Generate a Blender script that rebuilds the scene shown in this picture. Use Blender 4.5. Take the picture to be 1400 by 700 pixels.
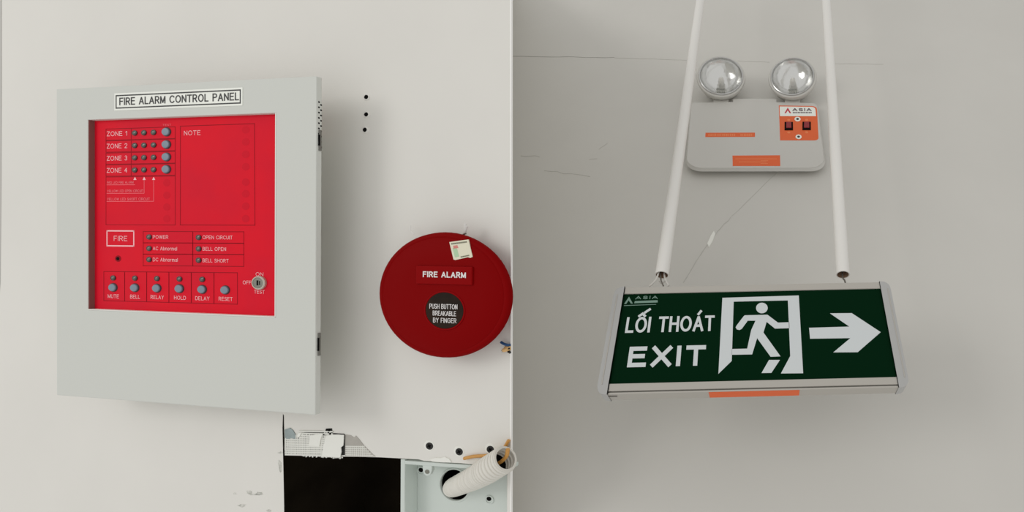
import bpy, bmesh, math, random
from mathutils import Vector, Matrix

random.seed(7)
sc = bpy.context.scene
for o in list(bpy.data.objects):
    bpy.data.objects.remove(o)

# ------------------------------------------------------------------ camera
FPX = 720.0                       # focal length in pixels of the 1400 px wide frame
PCX, PCY = 1050.0, 350.0          # principal point (shift lens)
PITCH = math.atan2(FPX, 960.0)
CAM = Vector((0, 0, 1.5))
RIGHT = Vector((1, 0, 0))
UP = Vector((0, -math.sin(PITCH), math.cos(PITCH)))
FWD = Vector((0, math.cos(PITCH), math.sin(PITCH)))
cam = bpy.data.cameras.new('camera')
cam.sensor_fit = 'HORIZONTAL'
cam.sensor_width = 36.0
cam.lens = FPX / 1400.0 * 36.0
cam.shift_x = (700.0 - PCX) / 1400.0
cam.clip_start = 0.01
camo = bpy.data.objects.new('camera', cam)
sc.collection.objects.link(camo)
camo.matrix_world = Matrix.Translation(CAM) @ Matrix((RIGHT, UP, -FWD)).transposed().to_4x4()
sc.camera = camo


def cam_pt(x, y, z):
    return CAM + RIGHT * x + UP * y + FWD * z


# ------------------------------------------------------------------ light
world = bpy.data.worlds.new('world')
sc.world = world
world.use_nodes = True
bg = world.node_tree.nodes['Background']
bg.inputs[0].default_value = (1.0, 0.99, 0.97, 1)
bg.inputs[1].default_value = 0.71


def area(name, pos, target, sx, sy, power, col):
    l = bpy.data.lights.new(name, 'AREA')
    l.shape = 'RECTANGLE'
    l.size, l.size_y = sx, sy
    l.energy = power
    l.color = col
    o = bpy.data.objects.new(name, l)
    sc.collection.objects.link(o)
    o.location = pos
    o.rotation_euler = (target - pos).to_track_quat('-Z', 'Y').to_euler()
    return o


area('window_light', cam_pt(-4.2, 1.7, -2.4), cam_pt(-0.5, 0, 0.6), 2.0, 2.0, 48, (1.0, 0.99, 0.965))
sc.view_settings.view_transform = 'Standard'
sc.view_settings.look = 'None'
sc.view_settings.exposure = 0.0
sc.view_settings.gamma = 1.0
sc.view_settings.use_curve_mapping = False


# ------------------------------------------------------------------ materials
def s2l(c):
    c /= 255.0
    return c / 12.92 if c <= 0.04045 else ((c + 0.055) / 1.055) ** 2.4


def rgb(r, g, b):
    return (s2l(r), s2l(g), s2l(b), 1.0)


def mat(name, col, rough=0.5, metal=0.0, bump=0.0, bscale=300.0, var=0.0, vscale=8.0, spec=0.5, coat=0.0, col2=None):
    m = bpy.data.materials.new(name)
    m.use_nodes = True
    nt = m.node_tree
    p = nt.nodes['Principled BSDF']
    p.inputs['Base Color'].default_value = col
    p.inputs['Roughness'].default_value = rough
    p.inputs['Metallic'].default_value = metal
    p.inputs['Specular IOR Level'].default_value = spec
    p.inputs['Coat Weight'].default_value = coat
    tc = nt.nodes.new('ShaderNodeTexCoord')
    if var > 0 or col2:
        n = nt.nodes.new('ShaderNodeTexNoise')
        n.inputs['Scale'].default_value = vscale
        n.inputs['Detail'].default_value = 5
        nt.links.new(tc.outputs['Object'], n.inputs['Vector'])
        r = nt.nodes.new('ShaderNodeValToRGB')
        r.color_ramp.elements[0].position = 0.35
        r.color_ramp.elements[1].position = 0.65
        c2 = col2 or tuple(min(1, c * (1 - var)) for c in col[:3]) + (1,)
        r.color_ramp.elements[0].color = c2
        r.color_ramp.elements[1].color = col
        nt.links.new(n.outputs['Fac'], r.inputs['Fac'])
        nt.links.new(r.outputs['Color'], p.inputs['Base Color'])
    if bump > 0:
        n2 = nt.nodes.new('ShaderNodeTexNoise')
        n2.inputs['Scale'].default_value = bscale
        n2.inputs['Detail'].default_value = 3
        nt.links.new(tc.outputs['Object'], n2.inputs['Vector'])
        b = nt.nodes.new('ShaderNodeBump')
        b.inputs['Strength'].default_value = bump
        b.inputs['Distance'].default_value = 0.002
        nt.links.new(n2.outputs['Fac'], b.inputs['Height'])
        nt.links.new(b.outputs['Normal'], p.inputs['Normal'])
    return m


M = {
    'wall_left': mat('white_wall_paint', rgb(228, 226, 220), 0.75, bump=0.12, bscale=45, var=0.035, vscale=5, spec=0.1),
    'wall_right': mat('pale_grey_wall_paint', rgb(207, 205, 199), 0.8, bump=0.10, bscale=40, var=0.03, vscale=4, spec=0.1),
    'bead': mat('corner_bead_white', rgb(250, 249, 246), 0.5),
    'cover': mat('grey_powder_coat', rgb(209, 211, 205), 0.55, bump=0.10, bscale=420, spec=0.15),
    'cover_edge': mat('pale_folded_edge', rgb(226, 226, 220), 0.4),
    'jamb_shade': mat('brown_jamb_shade', rgb(128, 84, 80), 0.7, spec=0.2),  # shade of the window jamb, put into the colour
    'steel': mat('zinc_steel', rgb(120, 118, 112), 0.4, metal=0.7),
    'plate': mat('red_control_plate', rgb(226, 20, 42), 0.6, spec=0.08, var=0.03, vscale=14, col2=rgb(216, 22, 46)),
    'print_dark': mat('dark_red_print', rgb(150, 12, 28), 0.6, spec=0.08),
    'print_faint': mat('faint_red_print', rgb(211, 19, 42), 0.6, spec=0.08),
    'print_white': mat('pale_pink_print', rgb(248, 192, 196), 0.5),
    'print_pink': mat('thin_pink_print', rgb(240, 130, 140), 0.5),
    'hole_dark': mat('dark_hole', rgb(10, 10, 9), 0.9, spec=0.1),
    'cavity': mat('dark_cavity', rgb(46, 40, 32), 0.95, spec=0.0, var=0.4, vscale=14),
    'led': mat('led_bezel', rgb(42, 34, 32), 0.35),
    'led_lens': mat('led_lens', rgb(92, 92, 82), 0.2),
    'button': mat('grey_blue_button', rgb(118, 136, 150), 0.4),
    'button_collar': mat('dark_button_collar', rgb(70, 22, 32), 0.5),
    'nickel': mat('nickel', rgb(190, 186, 172), 0.4, metal=0.5, spec=0.3),
    'nickel_dark': mat('dark_nickel', rgb(135, 135, 125), 0.35, metal=0.7),
    'label_white': mat('white_label', rgb(238, 240, 232), 0.45),
    'black_print': mat('black_print', rgb(24, 24, 24), 0.5),
    'bell_red': mat('deep_red_plastic', rgb(128, 4, 6), 0.55, spec=0.03),
    'bell_plate': mat('deep_red_name_plate', rgb(136, 4, 7), 0.5, spec=0.04),
    'glass_brown': mat('dark_brown_glass', rgb(44, 31, 22), 0.3, spec=0.1, var=0.5, vscale=30, col2=rgb(24, 20, 16)),
    'letter_white': mat('white_lettering', rgb(228, 224, 222), 0.5),
    'sticker': mat('cream_sticker', rgb(226, 222, 198), 0.5),
    'sticker_green': mat('sticker_green_tint', rgb(176, 206, 168), 0.5),
    'sticker_pink': mat('sticker_pink_mark', rgb(214, 130, 120), 0.5),
    'sticker_ink': mat('sticker_ink', rgb(120, 120, 100), 0.6),
    'tie': mat('clear_plastic_tie', rgb(226, 224, 220), 0.25),
    'box': mat('pale_green_plastic', rgb(206, 214, 208), 0.45, spec=0.4),
    'conduit': mat('white_corrugated_plastic', rgb(222, 219, 210), 0.4, spec=0.4),
    'screw': mat('black_phosphate', rgb(38, 37, 36), 0.45, metal=0.4),
    'orange_wire': mat('orange_wire', rgb(205, 150, 75), 0.45),
    'blue_wire': mat('blue_wire', rgb(22, 72, 120), 0.4),
    'tan_wire': mat('tan_wire', rgb(222, 180, 120), 0.5),
    'filler': mat('grey_blue_filler', rgb(160, 172, 172), 0.8, var=0.2, vscale=120),
    'filler_warm': mat('warm_grey_filler', rgb(178, 174, 166), 0.8, var=0.12, vscale=90),
    'tape': mat('fibre_tape', rgb(226, 226, 219), 0.8),
    'tape_back': mat('board_core_under_tape', rgb(34, 34, 31), 0.9, var=0.5, vscale=180),
    'paper': mat('torn_white_paper', rgb(236, 236, 229), 0.75, bump=0.1, bscale=200),
    'scuff': mat('grey_scuff', rgb(176, 176, 168), 0.8, var=0.25, vscale=160, col2=rgb(215, 214, 207)),
    'crack': mat('wall_crack_grey', rgb(190, 188, 182), 0.9),
    'crack_dark': mat('joint_gap_grey', rgb(158, 155, 150), 0.9),
    'pvc': mat('white_pvc', rgb(226, 224, 219), 0.35, spec=0.4),
    'cardboard': mat('brown_pipe_bore', rgb(150, 122, 100), 0.8),
    'light_body': mat('white_abs', rgb(199, 197, 191), 0.38, spec=0.4),
    'orange': mat('orange_sticker', rgb(226, 96, 36), 0.45),
    'orange_pale': mat('orange_sticker_print', rgb(234, 128, 74), 0.45),
    'red_logo': mat('red_logo', rgb(196, 40, 56), 0.5),
    'dark_ink': mat('dark_logo_ink', rgb(92, 70, 80), 0.5),
    'rocker': mat('red_rocker', rgb(140, 16, 26), 0.3),
    'reflector': mat('chrome_reflector', rgb(232, 232, 230), 0.16, metal=1.0, bump=0.25, bscale=160),
    'chrome_ring': mat('chrome_ring', rgb(190, 190, 188), 0.22, metal=0.9),
    'bulb': mat('lamp_bulb', rgb(225, 222, 214), 0.15),
    'alu': mat('silver_aluminium', rgb(180, 176, 168), 0.45, metal=0.15, spec=0.4),
    'cap': mat('clear_grey_end_cap', rgb(172, 172, 170), 0.3, spec=0.5),
    'green': mat('dark_green_acrylic', rgb(4, 35, 17), 0.45, spec=0.02),
    'sign_white': mat('sign_white_print', rgb(206, 211, 212), 0.5),
    'sign_dim': mat('sign_dim_print', rgb(116, 146, 132), 0.5),
    'wire': mat('twisted_wire', rgb(205, 202, 195), 0.4),
    'wire_dark': mat('steel_hook_wire', rgb(110, 106, 98), 0.4, metal=0.6),
}
# clear lens: mostly transparent with glossy reflection
gm = bpy.data.materials.new('clear_lens')
gm.use_nodes = True
nt = gm.node_tree
for n in list(nt.nodes):
    nt.nodes.remove(n)
out = nt.nodes.new('ShaderNodeOutputMaterial')
mix = nt.nodes.new('ShaderNodeMixShader')
mix.inputs[0].default_value = 0.16
tr = nt.nodes.new('ShaderNodeBsdfTransparent')
gl = nt.nodes.new('ShaderNodeBsdfPrincipled')
gl.inputs['Base Color'].default_value = rgb(215, 217, 216)
gl.inputs['Roughness'].default_value = 0.08
nt.links.new(tr.outputs[0], mix.inputs[1])
nt.links.new(gl.outputs[0], mix.inputs[2])
nt.links.new(mix.outputs[0], out.inputs[0])
M['lens'] = gm


# ------------------------------------------------------------------ frames
class Frame:
    """A real plane in the place: x right, y up, z out of the wall towards the room (metres)."""

    def __init__(self, O, X, Y, Z):
        self.O, self.X, self.Y, self.Z = O, X, Y, Z
        self.M = Matrix.Translation(O) @ Matrix((X, Y, Z)).transposed().to_4x4()

    def at(self, px, py, h=0.0):
        d = RIGHT * ((px - PCX) / FPX) + UP * ((PCY - py) / FPX) + FWD
        t = (self.O + self.Z * h - CAM).dot(self.Z) / d.dot(self.Z)
        q = CAM + d * t - self.O
        return Vector((q.dot(self.X), q.dot(self.Y), h))

    def pts(self, L, h=0.0):
        return [self.at(x, y, h) for x, y in L]


def c2w(v):
    return RIGHT * v[0] + UP * v[1] + FWD * v[2]


# left wall: measured pose of the panel front (width .42 m), wall HF behind it
HF = 0.055
SC = 0.42 / 0.34
lx = c2w((0.98596767, -0.01442283, -0.16631216)).normalized()
ly = c2w((0.01287988, 0.99986346, -0.0103523)).normalized()
ly = (ly - lx * ly.dot(lx)).normalized()
lz = lx.cross(ly)
front = CAM + c2w((-0.78866722 * SC, -0.15446891 * SC, 0.58394617 * SC))
LF = Frame(front - lz * HF, lx, ly, lz)
# right wall: upright
DW, DS = 0.80, 0.616
RF = Frame(Vector((0, DW, CAM.z)), Vector((1, 0, 0)), Vector((0, 0, 1)), Vector((0, -1, 0)))
SF0 = Frame(Vector((0, DS, CAM.z)), Vector((1, 0, 0)), Vector((0, 0, 1)), Vector((0, -1, 0)))
_a, _b = SF0.at(853, 402), SF0.at(1204.7, 393.6)
_c, _d = SF0.at(831.5, 524), SF0.at(1225.8, 515.7)
ROLL = 0.5 * (math.atan2(_b.y - _a.y, _b.x - _a.x) + math.atan2(_d.y - _c.y, _d.x - _c.x))
_o = (_a + _b + _c + _d) / 4
SO = SF0.M @ _o
SF = Frame(SO, Vector((math.cos(ROLL), 0, math.sin(ROLL))), Vector((-math.sin(ROLL), 0, math.cos(ROLL))), Vector((0, -1, 0)))


# ------------------------------------------------------------------ builders
ORG = {}


def link(o):
    sc.collection.objects.link(o)
    return o


def props(o, label=None, cat=None, group=None, kind=None):
    if label: o['label'] = label
    if cat: o['category'] = cat
    if group: o['group'] = group
    if kind: o['kind'] = kind
    return o


def thing(name, frame, origin, label, cat, group=None):
    o = link(bpy.data.objects.new(name, None))
    o.empty_display_size = 0.02
    origin = Vector(origin)
    o.matrix_world = frame.M @ Matrix.Translation(origin)
    ORG[o.name] = origin
    return props(o, label, cat, group)


class MB:
    def __init__(self):
        self.v, self.f = [], []

    def add(self, vs, fs):
        k = len(self.v)
        self.v += [Vector(p) for p in vs]
        self.f += [[i + k for i in f] for f in fs]
        return self

    def box(self, x0, x1, y0, y1, z0, z1):
        return self.add([(x0, y0, z0), (x1, y0, z0), (x1, y1, z0), (x0, y1, z0), (x0, y0, z1), (x1, y0, z1), (x1, y1, z1), (x0, y1, z1)],
                        [(3, 2, 1, 0), (4, 5, 6, 7), (0, 1, 5, 4), (1, 2, 6, 5), (2, 3, 7, 6), (3, 0, 4, 7)])

    def prism(self, poly, z0, z1, top=None):
        """poly: 2-D outline counter-clockwise; top: optional other outline at z1."""
        n = len(poly)
        p = [(q[0], q[1]) for q in poly]
        if sum(p[i][0] * p[(i + 1) % n][1] - p[(i + 1) % n][0] * p[i][1] for i in range(n)) < 0:
            p = p[::-1]
            top = top[::-1] if top else None
        t = [(q[0], q[1]) for q in top] if top else p
        return self.add([(x, y, z0) for x, y in p] + [(x, y, z1) for x, y in t],
                        [list(range(n))[::-1], list(range(n, 2 * n))] + [(i, (i + 1) % n, n + (i + 1) % n, n + i) for i in range(n)])

    def bar(self, a, b, w, z0, z1):
        a, b = Vector(a[:2]), Vector(b[:2])
        d = (b - a).normalized()
        p = Vector((-d.y, d.x)) * w / 2
        return self.prism([a - p, b - p, b + p, a + p], z0, z1)

    def outline(self, pts, w, z0, z1):
        for i in range(len(pts)):
            a, b = Vector(pts[i][:2]), Vector(pts[(i + 1) % len(pts)][:2])
            d = (b - a).normalized() * w / 2
            self.bar(a - d, b + d, w, z0, z1)
        return self

    def lathe(self, prof, n=32, c=(0, 0, 0), sx=1.0, sy=1.0, cap0=True, cap1=True):
        vs, fs = [], []
        for r, z in prof:
            for k in range(n):
                a = 2 * math.pi * k / n
                vs.append((c[0] + r * sx * math.cos(a), c[1] + r * sy * math.sin(a), c[2] + z))
        m = len(prof)
        for i in range(m - 1):
            for k in range(n):
                fs.append((i * n + k, i * n + (k + 1) % n, (i + 1) * n + (k + 1) % n, (i + 1) * n + k))
        if cap0: fs.append(list(range(n))[::-1])
        if cap1: fs.append([(m - 1) * n + k for k in range(n)])
        return self.add(vs, fs)

    def tube(self, path, r, n=10, caps=True):
        P = [Vector(p) for p in path]
        rr = r if isinstance(r, list) else [r] * len(P)
        vs, fs = [], []
        ref = Vector((0.13, 0.31, 0.94))
        for i, p in enumerate(P):
            t = (P[min(i + 1, len(P) - 1)] - P[max(i - 1, 0)]).normalized()
            a = t.cross(ref).normalized()
            b = t.cross(a)
            for k in range(n):
                an = 2 * math.pi * k / n
                vs.append(p + (a * math.cos(an) + b * math.sin(an)) * rr[i])
        for i in range(len(P) - 1):
            for k in range(n):
                fs.append((i * n + k, (i + 1) * n + k, (i + 1) * n + (k + 1) % n, i * n + (k + 1) % n))
        if caps:
            fs.append(list(range(n)))
            fs.append([(len(P) - 1) * n + k for k in range(n)][::-1])
        return self.add(vs, fs)

    def mesh(self, name, m, off=Vector((0, 0, 0)), smooth=False):
        me = bpy.data.meshes.new(name)
        me.from_pydata([tuple(p - off) for p in self.v], [], self.f)
        bm = bmesh.new()
        bm.from_mesh(me)
        bmesh.ops.recalc_face_normals(bm, faces=bm.faces)
        bm.to_mesh(me)
        bm.free()
        me.materials.append(M[m])
        if smooth:
            for p in me.polygons: p.use_smooth = True
            me.set_sharp_from_angle(angle=math.radians(38))
        return me

    def build(self, name, m, parent=None, frame=None, origin=None, smooth=False, bevel=0.0, seg=2):
        """With a parent: a part in the parent's frame.  Without: a top-level mesh at origin of frame."""
        if parent is not None:
            org = ORG[parent.name]
        else:
            org = Vector(origin)
        o = link(bpy.data.objects.new(name, self.mesh(name, m, org, smooth)))
        ORG[o.name] = org
        if parent is not None:
            o.parent = parent
        else:
            o.matrix_world = frame.M @ Matrix.Translation(org)
        if bevel:
            b = o.modifiers.new('bevel', 'BEVEL')
            b.width = bevel
            b.segments = seg
            b.limit_method = 'ANGLE'
            b.angle_limit = math.radians(40)
        return o


def place(me, name, parent, pos):
    o = link(bpy.data.objects.new(name, me))
    o.parent = parent
    o.location = Vector(pos) - ORG[parent.name]
    ORG[o.name] = Vector(pos)
    return o


def round_poly(pts, radii, n=5):
    out_ = []
    k = len(pts)
    for i in range(k):
        p, a, b = Vector(pts[i][:2]), Vector(pts[i - 1][:2]), Vector(pts[(i + 1) % k][:2])
        r = radii[i] if isinstance(radii, (list, tuple)) else radii
        if r <= 0:
            out_.append(p)
            continue
        s, e = p + (a - p).normalized() * r, p + (b - p).normalized() * r
        for j in range(n + 1):
            t = j / n
            out_.append(s * (1 - t) ** 2 + p * 2 * t * (1 - t) + e * t * t)
    return out_


def spline(pts, n=8):
    P = [Vector(p) for p in pts]
    P = [P[0] * 2 - P[1]] + P + [P[-1] * 2 - P[-2]]
    res = []
    for i in range(1, len(P) - 2):
        for j in range(n):
            t = j / n
            a, b, c, d = P[i - 1], P[i], P[i + 1], P[i + 2]
            res.append(0.5 * ((2 * b) + (c - a) * t + (2 * a - 5 * b + 4 * c - d) * t * t + (3 * b - a - 3 * c + d) * t ** 3))
    res.append(P[-2])
    return res


def arc(cx, cy, rx, ry, a0, a1, n=10):
    return [(cx + rx * math.cos(math.radians(a0 + (a1 - a0) * i / n)), cy + ry * math.sin(math.radians(a0 + (a1 - a0) * i / n))) for i in range(n + 1)]


_P = [(0, 0), (0, 1), (.34, 1)] + arc(.34, .74, .26, .26, 90, -90, 8) + [(0, .48)]
_A = [[(0, 0), (.36, 1), (.72, 0)], [(.13, .33), (.59, .33)]]
_O = [arc(.4, .5, .4, .5, 90, 450, 24)]
GLYPH = {
    'A': (.72, _A), 'Á': (.72, _A + [[(.34, 1.22), (.52, 1.42)]]),
    'B': (.62, [[(0, 0), (0, 1), (.34, 1)] + arc(.34, .765, .235, .235, 90, -90, 8) + [(0, .53)], [(0, .53), (.36, .53)] + arc(.36, .265, .265, .265, 90, -90, 8) + [(0, 0)]]),
    'C': (.74, [arc(.4, .5, .4, .5, 42, 318, 18)]),
    'D': (.68, [[(0, 0), (0, 1), (.3, 1)] + arc(.3, .5, .38, .5, 90, -90, 12) + [(0, 0)]]),
    'E': (.58, [[(.56, 1), (0, 1), (0, 0), (.58, 0)], [(0, .53), (.5, .53)]]),
    'F': (.54, [[(.54, 1), (0, 1), (0, 0)], [(0, .52), (.46, .52)]]),
    'G': (.80, [arc(.4, .5, .4, .5, 45, 325, 18) + [(.78, .46), (.46, .46)]]),
    'H': (.64, [[(0, 0), (0, 1)], [(.64, 0), (.64, 1)], [(0, .52), (.64, .52)]]),
    'I': (0.0, [[(0, 0), (0, 1)]]),
    'K': (.62, [[(0, 0), (0, 1)], [(.58, 1), (0, .36)], [(.2, .58), (.62, 0)]]),
    'L': (.5, [[(0, 1), (0, 0), (.5, 0)]]),
    'M': (.76, [[(0, 0), (0, 1), (.38, .05), (.76, 1), (.76, 0)]]),
    'N': (.64, [[(0, 0), (0, 1), (.64, 0), (.64, 1)]]),
    'O': (.8, _O), 'Ố': (.8, _O + [[(.14, 1.17), (.4, 1.34), (.62, 1.17)], [(.62, 1.44), (.98, 1.66)]]),
    'P': (.6, [_P]), 'R': (.63, [_P, [(.3, .48), (.63, 0)]]),
    'S': (.6, [arc(.3, .745, .27, .255, 25, 270, 12) + arc(.3, .245, .30, .245, 90, -155, 12)[1:]]),
    'T': (.64, [[(0, 1), (.64, 1)], [(.32, 1), (.32, 0)]]),
    'U': (.62, [[(0, 1)] + arc(.31, .31, .31, .31, 180, 360, 10) + [(.62, 1)]]),
    'V': (.68, [[(0, 1), (.34, 0), (.68, 1)]]),
    'W': (.94, [[(0, 1), (.24, 0), (.47, 1), (.70, 0), (.94, 1)]]),
    'X': (.64, [[(0, 0), (.64, 1)], [(0, 1), (.64, 0)]]),
    'Y': (.66, [[(0, 1), (.33, .45), (.66, 1)], [(.33, .45), (.33, 0)]]),
    'Z': (.6, [[(0, 1), (.6, 1), (0, 0), (.62, 0)]]),
    '1': (.3, [[(0, .75), (.25, 1), (.25, 0)]]),
    '2': (.55, [arc(.27, .73, .26, .27, 165, -35, 10) + [(0, 0), (.55, 0)]]),
    '3': (.54, [arc(.26, .75, .24, .25, 150, -90, 10), arc(.26, .26, .27, .26, 90, -150, 10)]),
    '4': (.58, [[(.42, 0), (.42, 1), (0, .3), (.58, .3)]]),
    'b': (.5, [[(0, 0), (0, 1)], arc(.25, .36, .25, .36, 90, 450, 14)]),
    'n': (.46, [[(0, 0), (0, .72)], [(0, .42)] + arc(.23, .46, .23, .26, 180, 0, 8) + [(.46, 0)]]),
    'o': (.52, [arc(.26, .36, .26, .36, 90, 450, 14)]),
    'r': (.3, [[(0, 0), (0, .72)], [(0, .45), (.1, .66), (.3, .70)]]),
    'm': (.72, [[(0, 0), (0, .72)], [(0, .42)] + arc(.18, .48, .18, .24, 180, 0, 8) + [(.36, 0)], [(.36, .42)] + arc(.54, .48, .18, .24, 180, 0, 8) + [(.72, 0)]]),
    'a': (.48, [arc(.24, .36, .24, .36, 90, 450, 14), [(.48, .72), (.48, 0)]]),
    'l': (0.0, [[(0, 0), (0, 1)]]),
}


def stroke(mb, pts, t, closed=False):
    """flat ribbon of width t along a polyline with mitred joins and square ends"""
    P = [Vector(p) for p in pts]
    P = [p for i, p in enumerate(P) if i == 0 or (p - P[i - 1]).length > 1e-6]
    closed = (P[0] - P[-1]).length < 1e-5 and len(P) > 6
    if closed: P = P[:-1]
    n = len(P)
    D = [(P[(i + 1) % n] - P[i]).normalized() for i in range(n if closed else n - 1)]
    if not closed:
        P[0] = P[0] - D[0] * t / 2
        P[-1] = P[-1] + D[-1] * t / 2
    L, R = [], []
    for i in range(n):
        d0 = D[i - 1] if (i > 0 or closed) else D[0]
        d1 = D[i] if i < len(D) else D[-1]
        n0, n1 = Vector((-d0.y, d0.x)), Vector((-d1.y, d1.x))
        m = (n0 + n1)
        if m.length < 1e-4: m = n0
        m.normalize()
        k = min(1 / max(0.2, m.dot(n0)), 1.9)
        L.append(P[i] + m * t / 2 * k)
        R.append(P[i] - m * t / 2 * k)
    cnt = n if closed else n - 1
    mb.add([(p.x, p.y, 0) for p in L + R], [(i, n + i, n + (i + 1) % n, (i + 1) % n) for i in range(cnt)])


def text_mesh(s, w, h, t, asp):
    """One line of plain sans capitals, w wide and h tall; t is the stroke in cap heights, asp widens the strokes."""
    mb = MB()
    W = w / h / asp
    gap = 0.17 + t
    adv = [GLYPH[c][0] if c != ' ' else 0.26 for c in s]
    base = sum(adv)
    gaps = gap * (len(s) - 1)
    k = (W - t) / (base + gaps)
    x = 0.0
    for c, a in zip(s, adv):
        if c != ' ':
            for lv, pl_ in enumerate(GLYPH[c][1]):
                pts_ = [Vector((t / 2 + (x + px) * k, t / 2 + py * (1 - t))) for px, py in pl_]
                runs, cur = [], [pts_[0]]
                for i in range(1, len(pts_)):
                    cur.append(pts_[i])
                    if 0 < i < len(pts_) - 1 and (pts_[i] - pts_[i - 1]).angle(pts_[i + 1] - pts_[i], 0) > 1.75:
                        runs.append(cur)
                        cur = [pts_[i]]
                runs.append(cur)
                for j, r_ in enumerate(runs):
                    k0 = len(mb.v)
                    if len(runs) > 1:
                        if j > 0: r_ = [r_[0] + (r_[1] - r_[0]).normalized() * t * .3] + r_[1:]
                        if j < len(runs) - 1: r_ = r_[:-1] + [r_[-1] + (r_[-2] - r_[-1]).normalized() * t * .3]
                    stroke(mb, r_, t)
                    for q in mb.v[k0:]: q.z = lv * 3e-5 + j * 1.2e-5
        x += a + gap
    mb.v = [Vector((p.x * h * asp, p.y * h, p.z)) for p in mb.v]
    return mb


def text(s, frame, parent, p_bl, x1, y_top, h, m, t=0.12, ref=None, label=None, y1=None):
    """Flat print on the plane at height h: bottom-left pixel, right pixel, top pixel of the capitals."""
    a = frame.at(p_bl[0], p_bl[1], h)
    b = frame.at(x1, p_bl[1] if y1 is None else y1, h)
    c = frame.at(p_bl[0], y_top, h)
    mb = text_mesh(s, b.x - a.x, c.y - a.y, t, 1.15 if frame is LF else 0.9)
    me = mb.mesh('lettering', m)
    o = place(me, 'lettering', parent, a)
    if label: o['label'] = label
    return o


def ell(frame, px, py, rx, ry, h):
    """Centre and radii (metres) on a plane of an ellipse measured in the picture."""
    c = frame.at(px, py, h)
    a = (frame.at(px + rx, py, h).x - frame.at(px - rx, py, h).x) / 2
    b = (frame.at(px, py - ry, h).y - frame.at(px, py + ry, h).y) / 2
    return c, abs(a), abs(b)


# ================================================================== the setting
TL_ = 0.012                                    # plasterboard thickness
outer = [(-160, -160), (699.2, -160), (699.2, 860), (-160, 860)]
hole = [(386.8, 566), (388.4, 568), (389.0, 585), (389.6, 604), (389.4, 617), (392, 621), (399, 619.6), (410, 620.2), (424, 621.6), (440, 623.4),
        (456, 623.6), (470, 624.2), (490, 624.4), (520, 625.2), (546, 626.6), (560, 627.4), (572, 628), (580, 630), (598, 631), (612, 632.4),
        (630, 633.2), (648, 635), (662, 635.6), (680, 637), (694, 638), (694, 800), (389.5, 800), (388.6, 740), (388.4, 690), (387.4, 640), (386.6, 608), (386.2, 585)]
bm = bmesh.new()
edges = []
for loop in (outer, hole):
    vs = [bm.verts.new(LF.at(x, y, 0)) for x, y in loop]
    edges += [bm.edges.new((vs[i], vs[(i + 1) % len(vs)])) for i in range(len(vs))]
bmesh.ops.triangle_fill(bm, use_beauty=True, edges=edges, normal=(0, 0, 1))
ext = bmesh.ops.extrude_face_region(bm, geom=list(bm.faces))
xmax = LF.at(699.2, 350).x - 0.02
for v in [g for g in ext['geom'] if isinstance(g, bmesh.types.BMVert)]:
    v.co.z -= TL_
    if v.co.x > xmax: v.co.x -= TL_ * 0.80
    elif LF.at(384, 600).x < v.co.x < LF.at(391, 600).x: v.co.x -= TL_ * 1.5
bmesh.ops.recalc_face_normals(bm, faces=bm.faces)
me = bpy.data.meshes.new('wall_left')
bm.to_mesh(me)
bm.free()
me.materials.append(M['wall_left'])
wall_left = link(bpy.data.objects.new('wall_left', me))
wall_left.matrix_world = LF.M
ORG[wall_left.name] = Vector((0, 0, 0))
props(wall_left, 'white painted plasterboard wall carrying the alarm panel and red disc', None, None, 'structure')

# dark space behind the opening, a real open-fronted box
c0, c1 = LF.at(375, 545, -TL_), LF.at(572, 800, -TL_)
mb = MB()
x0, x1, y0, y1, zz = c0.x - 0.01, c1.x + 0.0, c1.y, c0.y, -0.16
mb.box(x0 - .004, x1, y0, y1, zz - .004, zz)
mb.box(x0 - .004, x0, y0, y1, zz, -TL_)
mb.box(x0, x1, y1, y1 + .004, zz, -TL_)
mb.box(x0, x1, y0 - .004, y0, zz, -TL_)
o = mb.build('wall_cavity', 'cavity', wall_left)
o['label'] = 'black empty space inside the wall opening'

# right wall, upright, reaching behind the edge of the left wall
mb = MB()
pl = [RF.at(686, -40), RF.at(682, 350), RF.at(690, 780)]
pl = [Vector((pl[0].x - .02, pl[0].y, 0)), Vector((pl[2].x - .02, pl[2].y, 0))]
pr = [RF.at(1620, 780), RF.at(1620, -40)]
poly = [pl[0], pl[1], Vector((0.75, pl[1].y, 0)), Vector((1.25, pl[0].y, 0))]
mb.prism(poly, -0.02, 0.0)
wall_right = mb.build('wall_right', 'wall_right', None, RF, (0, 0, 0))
props(wall_right, 'pale grey painted wall behind the exit sign and twin lamp light', None, None, 'structure')

# return of the wall between the two surfaces (edge-on from here)
sa, sb = LF.M @ LF.at(699.2, -150, -0.001), LF.M @ LF.at(699.2, 830, -0.001)


def ray_on_right(px, py):
    return RF.M @ RF.at(px, py, -0.004)


mb = MB()
vs, n = [], 8
pys = [-40 + 820 * i / n for i in range(n + 1)]
A = [LF.M @ (LF.at(698.6, y, -TL_ * 0.9)) for y in pys]
B = [ray_on_right(694.5, y) for y in pys]
T = Vector((-0.0015, 0, 0))
vs = A + B + [p + T for p in A] + [p + T for p in B]
k = n + 1
fs = []
for i in range(n):
    fs += [(i, i + 1, k + i + 1, k + i), (2 * k + i, 3 * k + i, 3 * k + i + 1, 2 * k + i + 1),
           (i, 2 * k + i, 2 * k + i + 1, i + 1), (k + i, k + i + 1, 3 * k + i + 1, 3 * k + i)]
fs += [(0, k, 3 * k, 2 * k), (n, 2 * k + n, 3 * k + n, k + n)]
mb.add(vs, fs)
ret = mb.build('wall_return', 'wall_left', None, Frame(Vector((0, 0, 0)), Vector((1, 0, 0)), Vector((0, 1, 0)), Vector((0, 0, 1))), (0, 0, 0))
props(ret, 'narrow wall return between the two painted walls', None, None, 'structure')

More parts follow.
